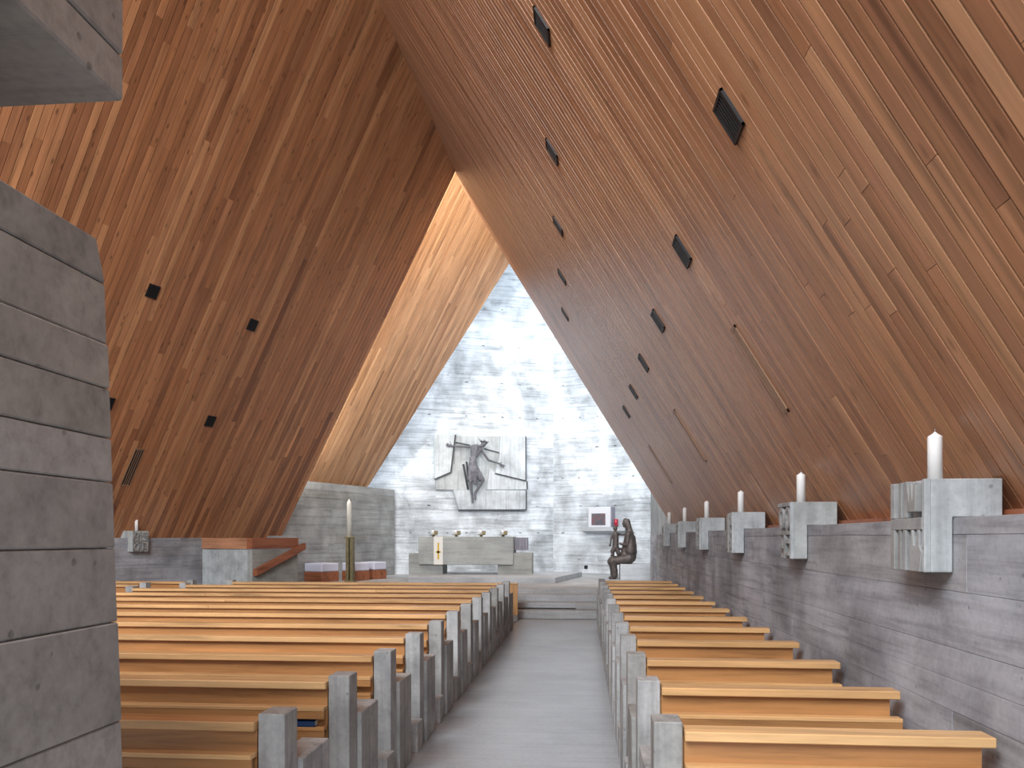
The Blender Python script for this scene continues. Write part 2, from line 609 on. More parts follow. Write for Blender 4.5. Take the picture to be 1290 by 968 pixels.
def roof(name, O, U, V, u0, u1, vlo, vhi, mat, step, nmax, order, thick=.16, vmax=99):
    """boards run up the slope; local axes u (along the eave), v (up), w (outwards)."""
    W = U.cross(V)
    M = frame(O, U, V, W)
    bk = MB()
    t = bmesh.new()
    n = 24
    prev = None
    for i in range(n + 1):
        u = u0 + (u1 - u0) * i / n
        a, b = vlo(u), min(vhi(u), vmax)
        b = max(b, a + .01)
        q = [t.verts.new((u, a, .004)), t.verts.new((u, b, .004)), t.verts.new((u, b, thick)), t.verts.new((u, a, thick))]
        if prev:
            for k in range(4):
                t.faces.new([prev[k], prev[(k + 1) % 4], q[(k + 1) % 4], q[k]])
        if i in (0, n):
            t.faces.new(q)
        prev = q
    bmesh.ops.recalc_face_normals(t, faces=t.faces)
    bk._add(t, 0)
    core = bk.build(name, M_BACK, None, M)
    tag(core, kind='structure')
    nc = int(round((u1 - u0) / step))
    st = (u1 - u0) / nc
    seq = list(range(nc))
    if order < 0:
        seq = seq[::-1]
    cnt = 0
    rest = MB()
    nrest = 0
    for c in seq:
        ua, ub = u0 + c * st + .0033, u0 + (c + 1) * st - .0033
        la, lb = vlo(ua), vlo(ub)
        ha, hb = min(vhi(ua), vmax), min(vhi(ub), vmax)
        if min(ha - la, hb - lb) < .05:
            continue
        v = max(la, lb) + random.uniform(.4, 3.6)
        cuts = []
        while v < min(ha, hb) - .5:
            cuts.append(v)
            v += random.uniform(2.2, 4.6)
        ends = [(la, lb)] + [(q, q) for q in cuts] + [(ha, hb)]
        for e0, e1 in zip(ends, ends[1:]):
            w0 = -.018 - random.uniform(0, .0018)
            uc, vc = (ua + ub) / 2, (e0[0] + e1[0]) / 2
            single = cnt < nmax
            ou, ov = (uc, vc) if single else (0, 0)
            g = .0012
            poly = [(ua - ou, e0[0] + g - ov), (ub - ou, e0[1] + g - ov), (ub - ou, e1[1] - g - ov), (ua - ou, e1[0] - g - ov)]
            if single:
                t = bmesh.new()
                lo = [t.verts.new((x, y, w0)) for x, y in poly]
                hi = [t.verts.new((x, y, 0.0)) for x, y in poly]
                # the long arrises are eased, as on the real boards
                b = .003
                lo2 = [(poly[0][0] + b, poly[0][1]), (poly[1][0] - b, poly[1][1]), (poly[2][0] - b, poly[2][1]), (poly[3][0] + b, poly[3][1])]
                for q, (x, y) in zip(lo, lo2):
                    q.co.x = x
                t.faces.new(lo)
                for i in range(4):
                    t.faces.new([lo[i], hi[i], hi[(i + 1) % 4], lo[(i + 1) % 4]])
                bmesh.ops.recalc_face_normals(t, faces=t.faces)
                me = bpy.data.meshes.new('plank')
                t.to_mesh(me)
                t.free()
                me.materials.append(mat)
                link('plank', me, core, None, (ou, ov, 0))
            else:
                b = .003
                vs = []
                for k, (x, y) in enumerate(poly):
                    vs.append(rest.bm.verts.new((x + (b if k in (0, 3) else -b), y, w0)))
                hs = [rest.bm.verts.new((x, y, 0.0)) for x, y in poly]
                rest.bm.faces.new(vs[::-1])
                for i in range(4):
                    rest.bm.faces.new([vs[(i + 1) % 4], hs[(i + 1) % 4], hs[i], vs[i]][::-1])
                nrest += 1
            cnt += 1
    if nrest:
        o = rest.build('planks', mat, core)
        o['kind'] = 'stuff'
    return core, M


# right roof B
OB = Vector((1.97, 0, 1.70))
UB = Vector((0, 1, 0))
VB = Vector((-CT, 0, ST))
hiB = solve_ridge(OB, UB, VB, nA, A_C)
roofB, MB_ = roof('ceiling_right', OB, UB, VB, -1.5, B_END, lambda u: 0.0, hiB, M_ROOF_B, .092, 300, 1, vmax=15.5)
# left roof A (its u runs towards the camera)
zA = 1.60
OA = PV * ((A_C - zA) / K) + Vector((0, 0, zA))
UA = -AV
VA = -PV * CT + Vector((0, 0, ST))
hiA = solve_ridge(OA, UA, VA, nB, B_C)
roofA, MA_ = roof('ceiling_left', OA, UA, VA, -A_END, 1.5, lambda u: 0.0, hiA, M_ROOF_A, .112, 300, -1, vmax=15.5)
# left roof over the chancel
zC = 2.985
OC = PV * ((C_C - zC) / K) + Vector((0, 0, zC))
hiC = solve_ridge(OC, UA, VA, nB, D_C)
def loC(u):
    p = OC + UA * u
    return max(0.0, (C_END - p.y) / VA.y)
roofC, MC_ = roof('ceiling_chancel', OC, UA, VA, -21.4, -13.9, loC, hiC, M_ROOF_C, .085, 0, 1)
# its twin on the other side, out of sight behind the right roof
OD = Vector((1.97, 0, 1.70 + 1.5))
hiD = solve_ridge(OD, UB, VB, nA, C_C)
t = MB()
tb = bmesh.new()
q = []
for w in (0.0, .16):
    for u, v in ((16.4, 0), (C_END, 0), (C_END, hiD(C_END)), (16.4, hiD(16.4))):
        q.append(tb.verts.new((u, v, w)))
for f in ((0, 1, 2, 3), (7, 6, 5, 4), (0, 4, 5, 1), (1, 5, 6, 2), (2, 6, 7, 3), (3, 7, 4, 0)):
    tb.faces.new([q[i] for i in f])
t._add(tb, 0)
roofD = t.build('ceiling_chancel_east', M_ROOF_C, None, frame(OD, UB, VB, UB.cross(VB)))
tag(roofD, kind='structure')
# outer wall carrying it
w_ = MB().box(1.93, 2.25, 16.3, 22.9, 0, 3.15).build('wall_chancel_right', M_WALLC)
tag(w_, kind='structure')


# vents and grilles in the roofs
ORD = ['first', 'second', 'third', 'fourth', 'fifth', 'sixth', 'seventh', 'eighth', 'ninth', 'tenth', 'eleventh', 'twelfth', 'thirteenth']


def vent(M, u, v, label, group, su=.20, sv=.215):
    r = empty('ceiling_vent', M=M @ Matrix.Translation((u, v, -.020)))
    tag(r, label, 'vent', group)
    f = MB()
    for a in ((-su / 2, su / 2, -sv / 2, -sv / 2 + .014), (-su / 2, su / 2, sv / 2 - .014, sv / 2), (-su / 2, -su / 2 + .014, -sv / 2, sv / 2), (su / 2 - .014, su / 2, -sv / 2, sv / 2)):
        f.box(a[0], a[1], a[2], a[3], -.014, .012)
    f.build('frame', M_BLACK, r)
    MB().box(-su / 2 + .01, su / 2 - .01, -sv / 2 + .01, sv / 2 - .01, -.003, .002).build('backing', M_BLACK, r)
    n = 6
    for i in range(n):
        x = -su / 2 + .014 + (su - .028) * (i + .5) / n
        MB().box(x - .006, x + .006, -sv / 2 + .012, sv / 2 - .012, -.012, -.002).build('slat', M_BLACK, r)
    return r


def uvB(p):
    q = MB_.inverted() @ Vector(p)
    return q.x, q.y


gB = 'black vents in the roof slope above the candle wall'
for i, y in enumerate((4.03, 5.90, 7.77, 9.62, 11.51, 13.35)):
    u, v = uvB((0.745, y, B_C - K * .745))
    vent(MB_, u, v, 'square black vent, lower row above the candle wall, %s from the altar' % ORD[5 - i], gB)
for i, y in enumerate((5.85, 7.76, 9.62, 11.5, 13.42)):
    u, v = uvB((-0.277, y, B_C + K * .277))
    vent(MB_, u, v, 'square black vent, upper row above the candle wall, %s from the altar' % ORD[4 - i], gB)
gA = 'black vents in the roof slope above the pulpit'
nAl = {0: 'upper vent', 1: 'lower vent'}
for row, z in ((0, 5.46), (1, 3.785)):
    for i, s in enumerate((8.84, 11.0)):
        vent(MA_, -s, (z - zA) / ST, 'square black vent above the pulpit side, %s row, the one %s the altar' % (('upper', 'lower')[row], ('farther from', 'nearer to')[i]), gA)


def grille(M, u, v0, v1, w, mat_f, label, n=4):
    r = empty('ceiling_grille', M=M @ Matrix.Translation((u, (v0 + v1) / 2, -.020)))
    tag(r, label, 'grille', 'long slotted grilles in the roof')
    L = v1 - v0
    f = MB()
    f.box(-w / 2, w / 2, -L / 2, -L / 2 + .025, -.008, .014).box(-w / 2, w / 2, L / 2 - .025, L / 2, -.008, .014)
    f.box(-w / 2, -w / 2 + .012, -L / 2, L / 2, -.008, .014).box(w / 2 - .012, w / 2, -L / 2, L / 2, -.008, .014)
    f.build('frame', mat_f, r)
    MB().box(-w / 2 + .01, w / 2 - .01, -L / 2 + .01, L / 2 - .01, -.003, .002).build('backing', M_BLACK, r)
    for i in range(n):
        x = -w / 2 + .012 + (w - .024) * (i + 1) / (n + 1)
        MB().box(x - .0055, x + .0055, -L / 2 + .02, L / 2 - .02, -.007, -.001).build('slat', mat_f, r)


uu, v0 = uvB((1.477, 5.85, B_C - K * 1.477))
_, v1 = uvB((1.095, 5.85, B_C - K * 1.095))
for y, w in ((5.85, 'timber slotted grille low in the roof above the candle wall, the largest of three'), (9.58, 'thin timber grille low in the roof above the candle wall, middle one'), (13.2, 'thin timber grille low in the roof above the candle wall, closest to the altar')):
    grille(MB_, y, v0, v1, .13, M_OAK, w)
grille(MA_, -9.78, (2.53 - zA) / ST, (3.165 - zA) / ST, .19, M_OAK, 'slotted timber grille in the dark roof above the single candle on the far wall', 3)


# ------------------------------------------------------------------ pews
PITCH = .927
Y0 = 3.23
def end_parts(r, x0, x1, aisle):
    """concrete pew end: tall post, step before it, low plinth behind; aisle = side that stands proud."""
    a0, a1 = (x0, x1 + .022) if aisle > 0 else (x0 - .022, x1)
    MB().box(x0, x1, 0, .152, 0, .86, .004).build('end_post', M_END, r)
    MB().box(a0, a1, .160, .52, 0, .632, .004).build('end_step', M_END, r)
    MB().box(a0 + (.03 if aisle > 0 else 0), a1 - (.03 if aisle < 0 else 0), -.19, -.003, 0, .215, .004).build('end_plinth', M_END, r)


def pew(name, xa, xb, y, label, group, ends):
    """wooden pew from xa to xb (world x), back towards the camera."""
    r = empty(name, ((xa + xb) / 2, y, 0))
    tag(r, label, 'pew', group)
    c = (xa + xb) / 2
    a, b = xa - c, xb - c
    x0, x1 = a, b
    if 'a' in ends:
        end_parts(r, a, a + .115, -1)
        x0 = a + .121
    if 'b' in ends:
        end_parts(r, b - .115, b, 1)
        x1 = b - .121
    i0 = x0 if 'a' in ends else x0 + .04
    i1 = x1 if 'b' in ends else x1 - .04
    # long rails are laid from two lengths
    L = x1 - x0
    if L > 3:
        s = x0 + L * random.uniform(.3, .7)
        MB().box(x0, s - .0008, -.03, .09, .79, .83, .004).build('top_rail', M_PEW, r)
        MB().box(s + .0008, x1, -.03, .09, .79, .83, .004).build('top_rail', M_PEW, r)
    else:
        MB().box(x0, x1, -.03, .09, .79, .83, .004).build('top_rail', M_PEW, r)
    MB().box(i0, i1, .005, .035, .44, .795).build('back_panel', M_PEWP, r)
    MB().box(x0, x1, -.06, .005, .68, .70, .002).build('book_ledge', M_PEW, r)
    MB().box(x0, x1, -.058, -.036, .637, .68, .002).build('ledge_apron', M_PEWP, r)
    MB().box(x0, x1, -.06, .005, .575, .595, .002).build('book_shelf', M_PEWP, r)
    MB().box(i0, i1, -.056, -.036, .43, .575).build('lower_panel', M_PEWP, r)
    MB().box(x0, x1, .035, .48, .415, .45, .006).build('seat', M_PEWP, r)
    return r


N_L, N_R = 12, 13
for k in range(N_R):
    pew('church_pew', .285, 1.585, Y0 + PITCH * k, 'short honey wood pew against the candle wall, %s row from the altar steps' % ORD[N_R - 1 - k], 'short pews beside the candle wall', 'a')
def xl(k):
    return -6.23 - .37 * (11 - k)
for k in range(N_L):
    pew('church_pew', xl(k), -1.245, Y0 + PITCH * k, 'long honey wood pew across the aisle, %s row from the altar steps' % ORD[N_L - 1 - k], 'long pews in the middle block', 'ab')
for k in range(8, 12):
    y = Y0 + PITCH * k
    xw = PL.x + math.tan(AL) * (y - PL.y) + .12
    pew('church_pew', xw, -6.84 - .33 * (11 - k), y, 'short honey wood pew below the single wall candle, %s row from the pulpit' % ORD[11 - k], 'short pews along the far side wall', 'b')

# kneeling front before the first row
kf = empty('kneeling_front', (-3.4, 15.15, 0))
tag(kf, 'wooden kneeling front on a concrete foot between the first long pew and steps', 'kneeler')
MB().box(-2.0, 2.16, 0, .06, .12, .71, .004).build('front_panel', M_PEWZ, kf)
MB().box(-2.0, 2.16, -.02, .12, 0, .12, .004).build('foot', M_END, kf)
MB().box(-2.0, 2.16, -.02, .10, .71, .735, .004).build('top_board', M_PEW, kf)

# hymn books on the shelves
def book(x, y, z, w, d, h, rz, label):
    r = empty('hymn_book', (x, y, z))
    r.rotation_euler = (0, 0, rz)
    tag(r, label, 'book', 'hymn books on the pew shelves')
    MB().box(-w / 2, w / 2, -d / 2, d / 2, 0, .003).box(-w / 2, w / 2, -d / 2, d / 2, h - .003, h).box(-w / 2, w / 2, -d / 2, -d / 2 + .004, 0, h).build('cover', M_BLUE, r)
    MB().box(-w / 2 + .003, w / 2 - .003, -d / 2 + .004, d / 2 - .003, .003, h - .003).build('pages', M_PAPER, r)
    return r
book(-1.50, Y0 + PITCH - .027, .596, .17, .06, .032, 0, 'blue hymn book on the shelf of the second nearest long pew')
book(-1.54, Y0 + 2 * PITCH - .027, .596, .15, .06, .03, 0, 'blue hymn book on the shelf of the third nearest long pew')


# ------------------------------------------------------------------ candle consoles on the walls
def relief_parts(r, kind, L, Hb):
    """raised signs on the front face; local: y along the face 0..L, x outwards is negative, z 0..Hb."""
    D = .030
    def bar(y0, y1, z0, z1, d=D):
        y0 = max(y0, .0295)
        MB().box(.028 - d, .029, y0, y1, z0, z1, .003).build('relief_bar', M_RELIEF, r)
    def poly(p, d=D):
        MB().prism(p, .028 - d, .029, 'yz', .003).build('relief_sign', M_RELIEF, r)
    def ring(cy, cz, ry, rz, t, d=D):
        n = 14
        m = MB()
        for i in range(n):
            a0, a1 = 2 * PI * i / n, 2 * PI * (i + 1) / n
            m.prism([(cy + ry * math.cos(a0), cz + rz * math.sin(a0)), (cy + ry * math.cos(a1), cz + rz * math.sin(a1)),
                     (cy + (ry - t) * math.cos(a1), cz + (rz - t) * math.sin(a1)), (cy + (ry - t) * math.cos(a0), cz + (rz - t) * math.sin(a0))], .028 - d, .029, 'yz')
        m.build('relief_ring', M_RELIEF, r)
    if kind == 0:      # ribs, a W shaped sign above and a lance shaped one below a band
        bar(.0, L, .19, .245, .028)
        poly([(.05, .40), (.075, .40), (.09, .33), (.105, .40), (.118, .40), (.13, .33), (.145, .40), (.165, .40), (.15, .27), (.06, .27)], .045)
        bar(.19, .225, .245, .415, .03)
        bar(.26, .295, .245, .415, .026)
        bar(.335, L, .245, .415, .03)
        poly([(.055, .19), (.055, .12), (.03, .09), (.05, 0), (.15, 0), (.17, .10), (.145, .13), (.145, .19), (.125, .19), (.115, .12), (.09, .12), (.08, .19)], .03)
        bar(.20, .235, 0, .19, .03)
        bar(.27, .30, 0, .19, .026)
        bar(.335, L, 0, .19, .03)
    elif kind == 1:
        bar(0, L, .175, .205, .024)
        bar(0, L, .385, .415, .03)
        ring(.10, .30, .07, .085, .03)
        ring(.27, .30, .07, .085, .03)
        bar(0, .03, 0, .415, .024)
        bar(.17, .20, 0, .175, .03)
        bar(.05, .15, .02, .05, .03)
        bar(.05, .15, .11, .145, .03)
        bar(.23, .36, .07, .10, .03)
    elif kind == 2:
        ring(.10, .32, .05, .06, .025)
        poly([(.05, .20), (.10, .15), (.15, .20), (.10, .235)])
        bar(.03, .17, .0, .03)
        ring(.10, .08, .05, .05, .022)
        bar(.22, .25, 0, .40)
        poly([(.28, .05), (.36, .02), (.36, .36), (.28, .40)], .025)
    elif kind == 3:
        bar(0, .03, 0, .415)
        ring(.11, .31, .06, .07, .025)
        bar(.05, .18, .18, .21)
        ring(.11, .09, .06, .07, .025)
        bar(.21, .24, 0, .415)
        bar(.28, .31, .05, .38)
    elif kind == 4:
        bar(.04, .20, .33, .36)
        bar(.10, .13, .02, .39)
        ring(.28, .29, .06, .07, .025)
        bar(.24, .34, .10, .13)
    elif kind == 5:
        ring(.09, .31, .055, .07, .025)
        ring(.26, .31, .055, .07, .025)
        bar(.04, .34, .19, .21)
        bar(.07, .10, .02, .17)
        bar(.22, .25, .02, .17)
    else:              # four signs in quarters, two letter-like ones among them
        bar(0, L, .20, .215, .02)
        bar(.185, .20, 0, .38, .02)
        bar(.03, .05, .23, .36)
        ring(.10, .31, .05, .05, .02)
        bar(.12, .14, .23, .30)
        poly([(.23, .36), (.26, .36), (.33, .30), (.35, .24), (.31, .23), (.25, .28)])
        ring(.29, .31, .06, .05, .02)
        ring(.10, .09, .065, .075, .025)
        bar(.03, .17, .165, .185)
        bar(.22, .24, .02, .17)
        bar(.22, .30, .15, .17)
        ring(.28, .09, .04, .045, .016)
        bar(.33, .35, .02, .17)


def candle(loc, r, h, label, group, mat=M_WAX):
    o = MB().lathe([(0, 0), (r, 0), (r, h * .87), (r * .985, h * .90), (r * .72, h * .925), (r * .38, h * .955), (r * .16, h * .985), (0, h)], 28).build('pillar_candle', mat, None, None, loc)
    tag(o, label, 'candle', group)
    MB().lathe([(.0022, h - .002), (.0022, h + .012), (0, h + .013)], 8).build('wick', M_WICK, o)
    return o


def console(M, kind, label, clabel, L=.385, Hb=.415, wt=.245):
    """cast concrete bracket hooked over the wall head; local x into the wall, y along, z up from its foot."""
    r = empty('candle_console', M=M)
    tag(r, label, 'console', 'concrete candle consoles on the side walls')
    m = MB().prism([(.028, 0), (.12, 0), (.12, wt), (.33, wt), (.33, Hb), (.028, Hb)], 0, L, 'xz', .004)
    m.build('bracket', M_BLOCK, r)
    MB().box(0, .0285, 0, .028, 0, Hb, .003).build('face_margin', M_BLOCK, r)
    relief_parts(r, kind, L, Hb)
    return r


rel = ['with ribs and lance sign', 'with two ring signs and bars', 'with a small ring and diamond sign', 'with two stacked rings', 'with a cross sign', 'with two small rings in a row']
for i in range(6):
    y = 3.657 + 2.27 * i
    console(frame(Vector((1.505, y, 1.447)), Vector((1, 0, 0)), Vector((0, 1, 0)), Vector((0, 0, 1))), i, 'grey candle console %s, %s from the altar' % (rel[i], ORD[5 - i]), '')
    candle((1.63, y + .19, 1.8625), .032, .232, 'white pillar candle on the %s concrete console from the altar' % ORD[5 - i], 'white pillar candles on the consoles')
# the one on the far wall, turned to face into the nave
Pb = PL - AV * .10 - PV * .125
Mb = frame(Vector((Pb.x, Pb.y, 1.345)), PV, AV, Vector((0, 0, 1)))
console(Mb, 6, 'grey concrete candle console with four raised signs on the far side wall', '', .385, .385, .25)
cp = Pb + AV * .19 + PV * .12
candle((cp.x, cp.y, 1.732), .029, .215, 'white pillar candle on the single console of the far side wall', 'white pillar candles on the consoles')

# ------------------------------------------------------------------ pulpit by the far wall
pc = Vector((-6.37, 14.85, 0))
Mp = frame(pc, -AV, PV, Vector((0, 0, 1)))       # local -x runs along the wall towards the altar, y towards the wall
pul = empty('pulpit', M=Mp)
tag(pul, 'concrete pulpit with a red brown timber parapet and sloping rail', 'pulpit')
PLN = 1.32
MB().box(-PLN, 0, 0, .12, 0, 1.37, .005).build('side_panel', M_ALTAR, pul)
MB().box(-.12, 0, .122, 1.30, 0, 1.37, .005).build('front_panel', M_BLOCK, pul)
MB().box(-PLN - .012, .012, -.012, .13, 1.385, 1.60, .004).build('parapet_board', M_RED, pul)
MB().box(-.13, .012, .132, 1.31, 1.385, 1.60, .004).build('parapet_board', wood('parapet timber', [(0.42, 0.20, 0.11), (0.45, 0.22, 0.12)], 1, .45, .4, .6), pul)
MB().prism([(-.02, .86), (-.02, .99), (-1.46, 1.49), (-1.46, 1.36)], -.10, -.004, 'xz', .004).build('sloping_rail', M_RED, pul)
MB().box(-PLN, -.122, .122, 1.28, .45, .55).build('pulpit_floor', M_STEP, pul)

# ------------------------------------------------------------------ altar
AX, AY = -2.93, 19.75
alt = empty('altar', (AX, AY, POD))
tag(alt, 'long grey concrete altar block on two notched concrete feet on the podium', 'altar')
MB().box(-1.20, 1.20, 0, .95, .25, .95, .006).build('altar_block', M_ALTAR, alt)
MB().prism([(-1.47, 0), (-.60, 0), (-.60, .25), (-1.20, .25), (-1.20, .53), (-1.47, .53)], .10, .80, 'xz', .006).build('altar_foot', M_ALTAR, alt)
MB().prism([(.80, 0), (1.66, 0), (1.66, .54), (1.20, .54), (1.20, .25), (.80, .25)], .10, .80, 'xz', .006).build('altar_foot', M_ALTAR, alt)
cl = MB().box(-.115, .115, -.010, -.003, .25, .955).box(-.115, .115, -.010, .95, .951, .957).build('altar_cloth', M_LINEN, None, None, (AX - .69, AY, POD))
tag(cl, 'narrow white cloth with a gold cross hanging over the altar front', 'cloth')
MB().box(-.022, .022, -.014, -.009, .38, .80).box(-.065, .065, -.014, -.009, .545, .585).prism([(-.04, .565), (0, .525), (.04, .565), (0, .605)], -.014, -.009, 'xz').build('gold_cross', M_GOLD, cl)
pc_ = MB()
pts = [(1.205 + .02 * i, 0) for i in range(18)]
fold = MB()
top = []
tb = bmesh.new()
n = 24
ring0, ring1 = [], []
for i in range(n + 1):
    x = 1.202 + .33 * i / n
    yy = .30 + .018 * math.sin(i * 1.9)
    ring0.append(tb.verts.new((x, yy, .93)))
    ring1.append(tb.verts.new((x, yy + .006 * math.sin(i), .61)))
rb0 = [tb.verts.new((v.co.x, .75, .93)) for v in ring0]
rb1 = [tb.verts.new((v.co.x, .75, .61)) for v in ring1]
for i in range(n):
    tb.faces.new([ring0[i], ring0[i + 1], ring1[i + 1], ring1[i]])
    tb.faces.new([ring0[i], rb0[i], rb0[i + 1], ring0[i + 1]])
    tb.faces.new([rb0[i + 1], rb0[i], rb1[i], rb1[i + 1]])
    tb.faces.new([ring1[i], ring1[i + 1], rb1[i + 1], rb1[i]])
tb.faces.new([ring0[0], ring1[0], rb1[0], rb0[0]])
tb.faces.new([ring0[n], rb0[n], rb1[n], ring1[n]])
bmesh.ops.recalc_face_normals(tb, faces=tb.faces)
fold._add(tb, 0)
cov = fold.build('draped_cover', M_LILAC, None, None, (AX, AY, POD))
tag(cov, 'lilac grey cloth cover in folds at the end of the altar', 'cloth')
for i, dx in enumerate((-.87, -.28, .36, .92)):
    r = empty('altar_candlestick', (AX + dx, AY + .3, POD + .95))
    tag(r, 'small brass candlestick with a short candle on the altar, %s from the white cloth end' % ORD[i], 'candlestick', 'brass candlesticks on the altar')
    MB().lathe([(0, 0), (.05, 0), (.05, .012), (.03, .02), (.03, .035), (.10, .045), (.105, .06), (.0, .06)], 20).build('dish', M_BRASS, r)
    MB().box(.02, .11, -.03, .03, .06, .15, .004).build('cube_ornament', M_BRASS, r)
    MB().lathe([(0, .06), (.026, .06), (.026, .165), (0, .172)], 14, (-.015, -.02, 0)).build('candle_stub', M_WAX, r)
    MB().lathe([(.004, .17), (.003, .21), (0, .212)], 6, (-.015, -.02, 0)).build('wick', M_WICK, r)

# tall Easter candle on its bronze stand
st = empty('candle_stand', (-5.47, 18.35, PLAT))
tag(st, 'tall brass pillar stand with flat plate carrying the large altar candle', 'candlestick')
MB().box(-.11, .11, -.11, .11, 0, .05, .004).build('base', M_BRASS, st)
for sx in (-1, 1):
    for sy in (-1, 1):
        MB().box(sx * .05 - .036, sx * .05 + .036, sy * .05 - .036, sy * .05 + .036, .05, 1.04, .003).build('shaft', M_BRASS, st)
MB().box(-.13, .13, -.09, .09, 1.04, 1.075, .004).build('plate', M_BRASS, st)
candle((-5.50, 18.35, PLAT + 1.076), .052, .90, 'tall cream candle on the brass stand in the chancel', None, plain('cream wax', (.80, .80, .72), .45))

# cube stools
for i, (x, y, s, lb) in enumerate(((-6.30, 18.75, .58, 'nearest the pulpit'), (-5.60, 19.25, .48, 'behind the tall brass stand'), (-5.36, 20.0, .48, 'closest to the altar'))):
    r = empty('cube_stool', (x, y, PLAT))
    r.rotation_euler = (0, 0, -AL * .9 - .15)
    tag(r, 'red brown wooden cube stool with pale lilac cushion, %s' % lb, 'stool', 'cushioned cube stools along the chancel wall')
    MB().box(-s / 2, s / 2, -s / 2, s / 2, 0, .235, .006).build('wooden_base', M_RED, r)
    MB().box(-s / 2, s / 2, -s / 2, s / 2, .236, .44, .022).build('cushion', M_CUSH, r)

# ------------------------------------------------------------------ crucifix relief on the left face of the altar wall
# drawing units: 1 unit = 1/338 m about the drawing's centre (560, 470)
def mL(px_u, z):                       # point on the face: u measured from the fold (negative to the left)
    return CORNER + FL * px_u + Vector((0, 0, z))
S = 1 / 318.0
CU, CZ = -2.26, 3.53
Mx = frame(mL(CU, CZ), FL, -FLn, Vector((0, 0, 1)))    # local: x along the face, y into the wall, z up
def d2(x, y):
    return ((x - 560) * S, (470 - y) * S)
cru = empty('crucifix_relief', M=Mx)
tag(cru, 'concrete wall relief of slabs with a grey thorn-crowned figure, above the altar', 'crucifix')
def slab(pts, d, name='relief_slab', mat=M_RELP):
    return MB().prism([d2(*p) for p in pts], -d, .012, 'xz', .006).build(name, mat, cru)
slab([(110, 125), (305, 128), (262, 476), (122, 536)], .14)
slab([(745, 120), (990, 118), (990, 540), (690, 475), (735, 300)], .14)
slab([(290, 640), (990, 630), (990, 818), (345, 822)], .15)
slab([(306, 128), (748, 121), (738, 300), (700, 470), (600, 640), (270, 640), (264, 476)], .05)
slab([(128, 540), (264, 482), (290, 400), (430, 398), (450, 636), (132, 638)], .08)
slab([(640, 430), (700, 478), (1000, 545), (1004, 622), (610, 630)], .09)
slab([(560, 215), (735, 278), (600, 250)], .10)
def strip(p, q, w, d):
    p, q = Vector(d2(*p)), Vector(d2(*q))
    n = Vector((-(q - p).y, (q - p).x)).normalized() * w / 2
    MB().prism([tuple(p + n), tuple(q + n), tuple(q - n), tuple(p - n)], -d, .01, 'xz').build('edge_strip', M_EDGE, cru)
strip((313, 125), (266, 478), .035, .15)
strip((270, 474), (122, 540), .035, .15)
strip((990, 118), (992, 540), .03, .15)
strip((690, 476), (992, 541), .03, .15)
strip((1007, 545), (1007, 622), .035, .10)
strip((993, 630), (993, 820), .03, .16)
strip((345, 824), (995, 817), .03, .16)
strip((388, 395), (432, 632), .05, .12)
strip((418, 372), (440, 560), .04, .12)
strip((318, 194), (450, 216), .022, .12)
strip((590, 245), (730, 278), .02, .12)

fig = MB()
def P3(x, y, d):
    a, b = d2(x, y)
    return (a, -d, b)
D0 = .26
def L(a, b, r0, r1):
    fig.limb(P3(*a), P3(*b), r0, r1, 12)
# torso
L((500, 245, D0), (480, 330, D0), .105, .085)
L((470, 245, D0), (470, 320, D0), .085, .075)
L((535, 258, D0), (490, 330, D0), .075, .07)
L((478, 330, D0), (470, 390, D0), .085, .10)
L((470, 390, D0), (480, 470, D0), .105, .13)
L((462, 430, D0), (455, 520, D0), .10, .085)
L((490, 450, D0), (540, 535, D0 + .04), .11, .085)
L((480, 480, D0), (487, 560, D0), .12, .06)
# neck and head
L((518, 245, D0), (548, 222, D0 + .04), .045, .04)
fig.ball(P3(568, 207, D0 + .07), (.078, .085, .105), Matrix.Rotation(.5, 4, 'Y'))
L((552, 224, D0 + .10), (546, 232, D0 + .10), .03, .02)
# arms
L((468, 240, D0), (455, 238, D0), .06, .045)
L((458, 238, D0), (372, 236, D0 - .02), .042, .033)
L((372, 236, D0 - .02), (292, 236, D0 - .05), .033, .024)
L((540, 262, D0), (556, 276, D0), .055, .045)
L((552, 272, D0), (615, 358, D0 + .02), .042, .033)
L((615, 358, D0 + .02), (706, 384, D0 + .03), .033, .024)
# hands, palm and five fingers each
L((292, 236, D0 - .05), (252, 230, D0 - .06), .028, .036)
for i, (ty, tx) in enumerate(((205, 222), (216, 214), (228, 213), (240, 222))):
    L((250, 222 + i * 6, D0 - .06), ((250 + tx) / 2, (222 + i * 6 + ty) / 2, D0 - .05), .013, .012)
    L(((250 + tx) / 2, (222 + i * 6 + ty) / 2, D0 - .05), (tx, ty, D0 - .03), .012, .009)
L((270, 225, D0 - .06), (256, 194, D0 - .04), .014, .010)
L((706, 384, D0 + .03), (738, 400, D0 + .04), .028, .036)
for i, (tx, ty) in enumerate(((776, 402), (776, 416), (768, 428), (756, 432))):
    L((738 - i * 3, 396 + i * 6, D0 + .04), ((738 + tx) / 2, (396 + i * 6 + ty) / 2, D0 + .05), .013, .012)
    L(((738 + tx) / 2, (396 + i * 6 + ty) / 2, D0 + .05), (tx, ty, D0 + .06), .012, .009)
L((722, 386, D0 + .04), (750, 370, D0 + .05), .014, .010)
# legs
L((455, 500, D0), (443, 560, D0 + .03), .075, .055)
L((443, 560, D0 + .03), (462, 690, D0 - .04), .052, .034)
L((462, 690, D0 - .04), (466, 755, D0 - .02), .036, .028)
L((525, 520, D0 + .04), (560, 545, D0 + .06), .07, .052)
L((560, 545, D0 + .06), (490, 670, D0 - .02), .05, .034)
L((490, 670, D0 - .02), (492, 725, D0), .034, .028)
figo = fig.build('body', M_FIGURE, cru)
voxel(figo, .012, 2)
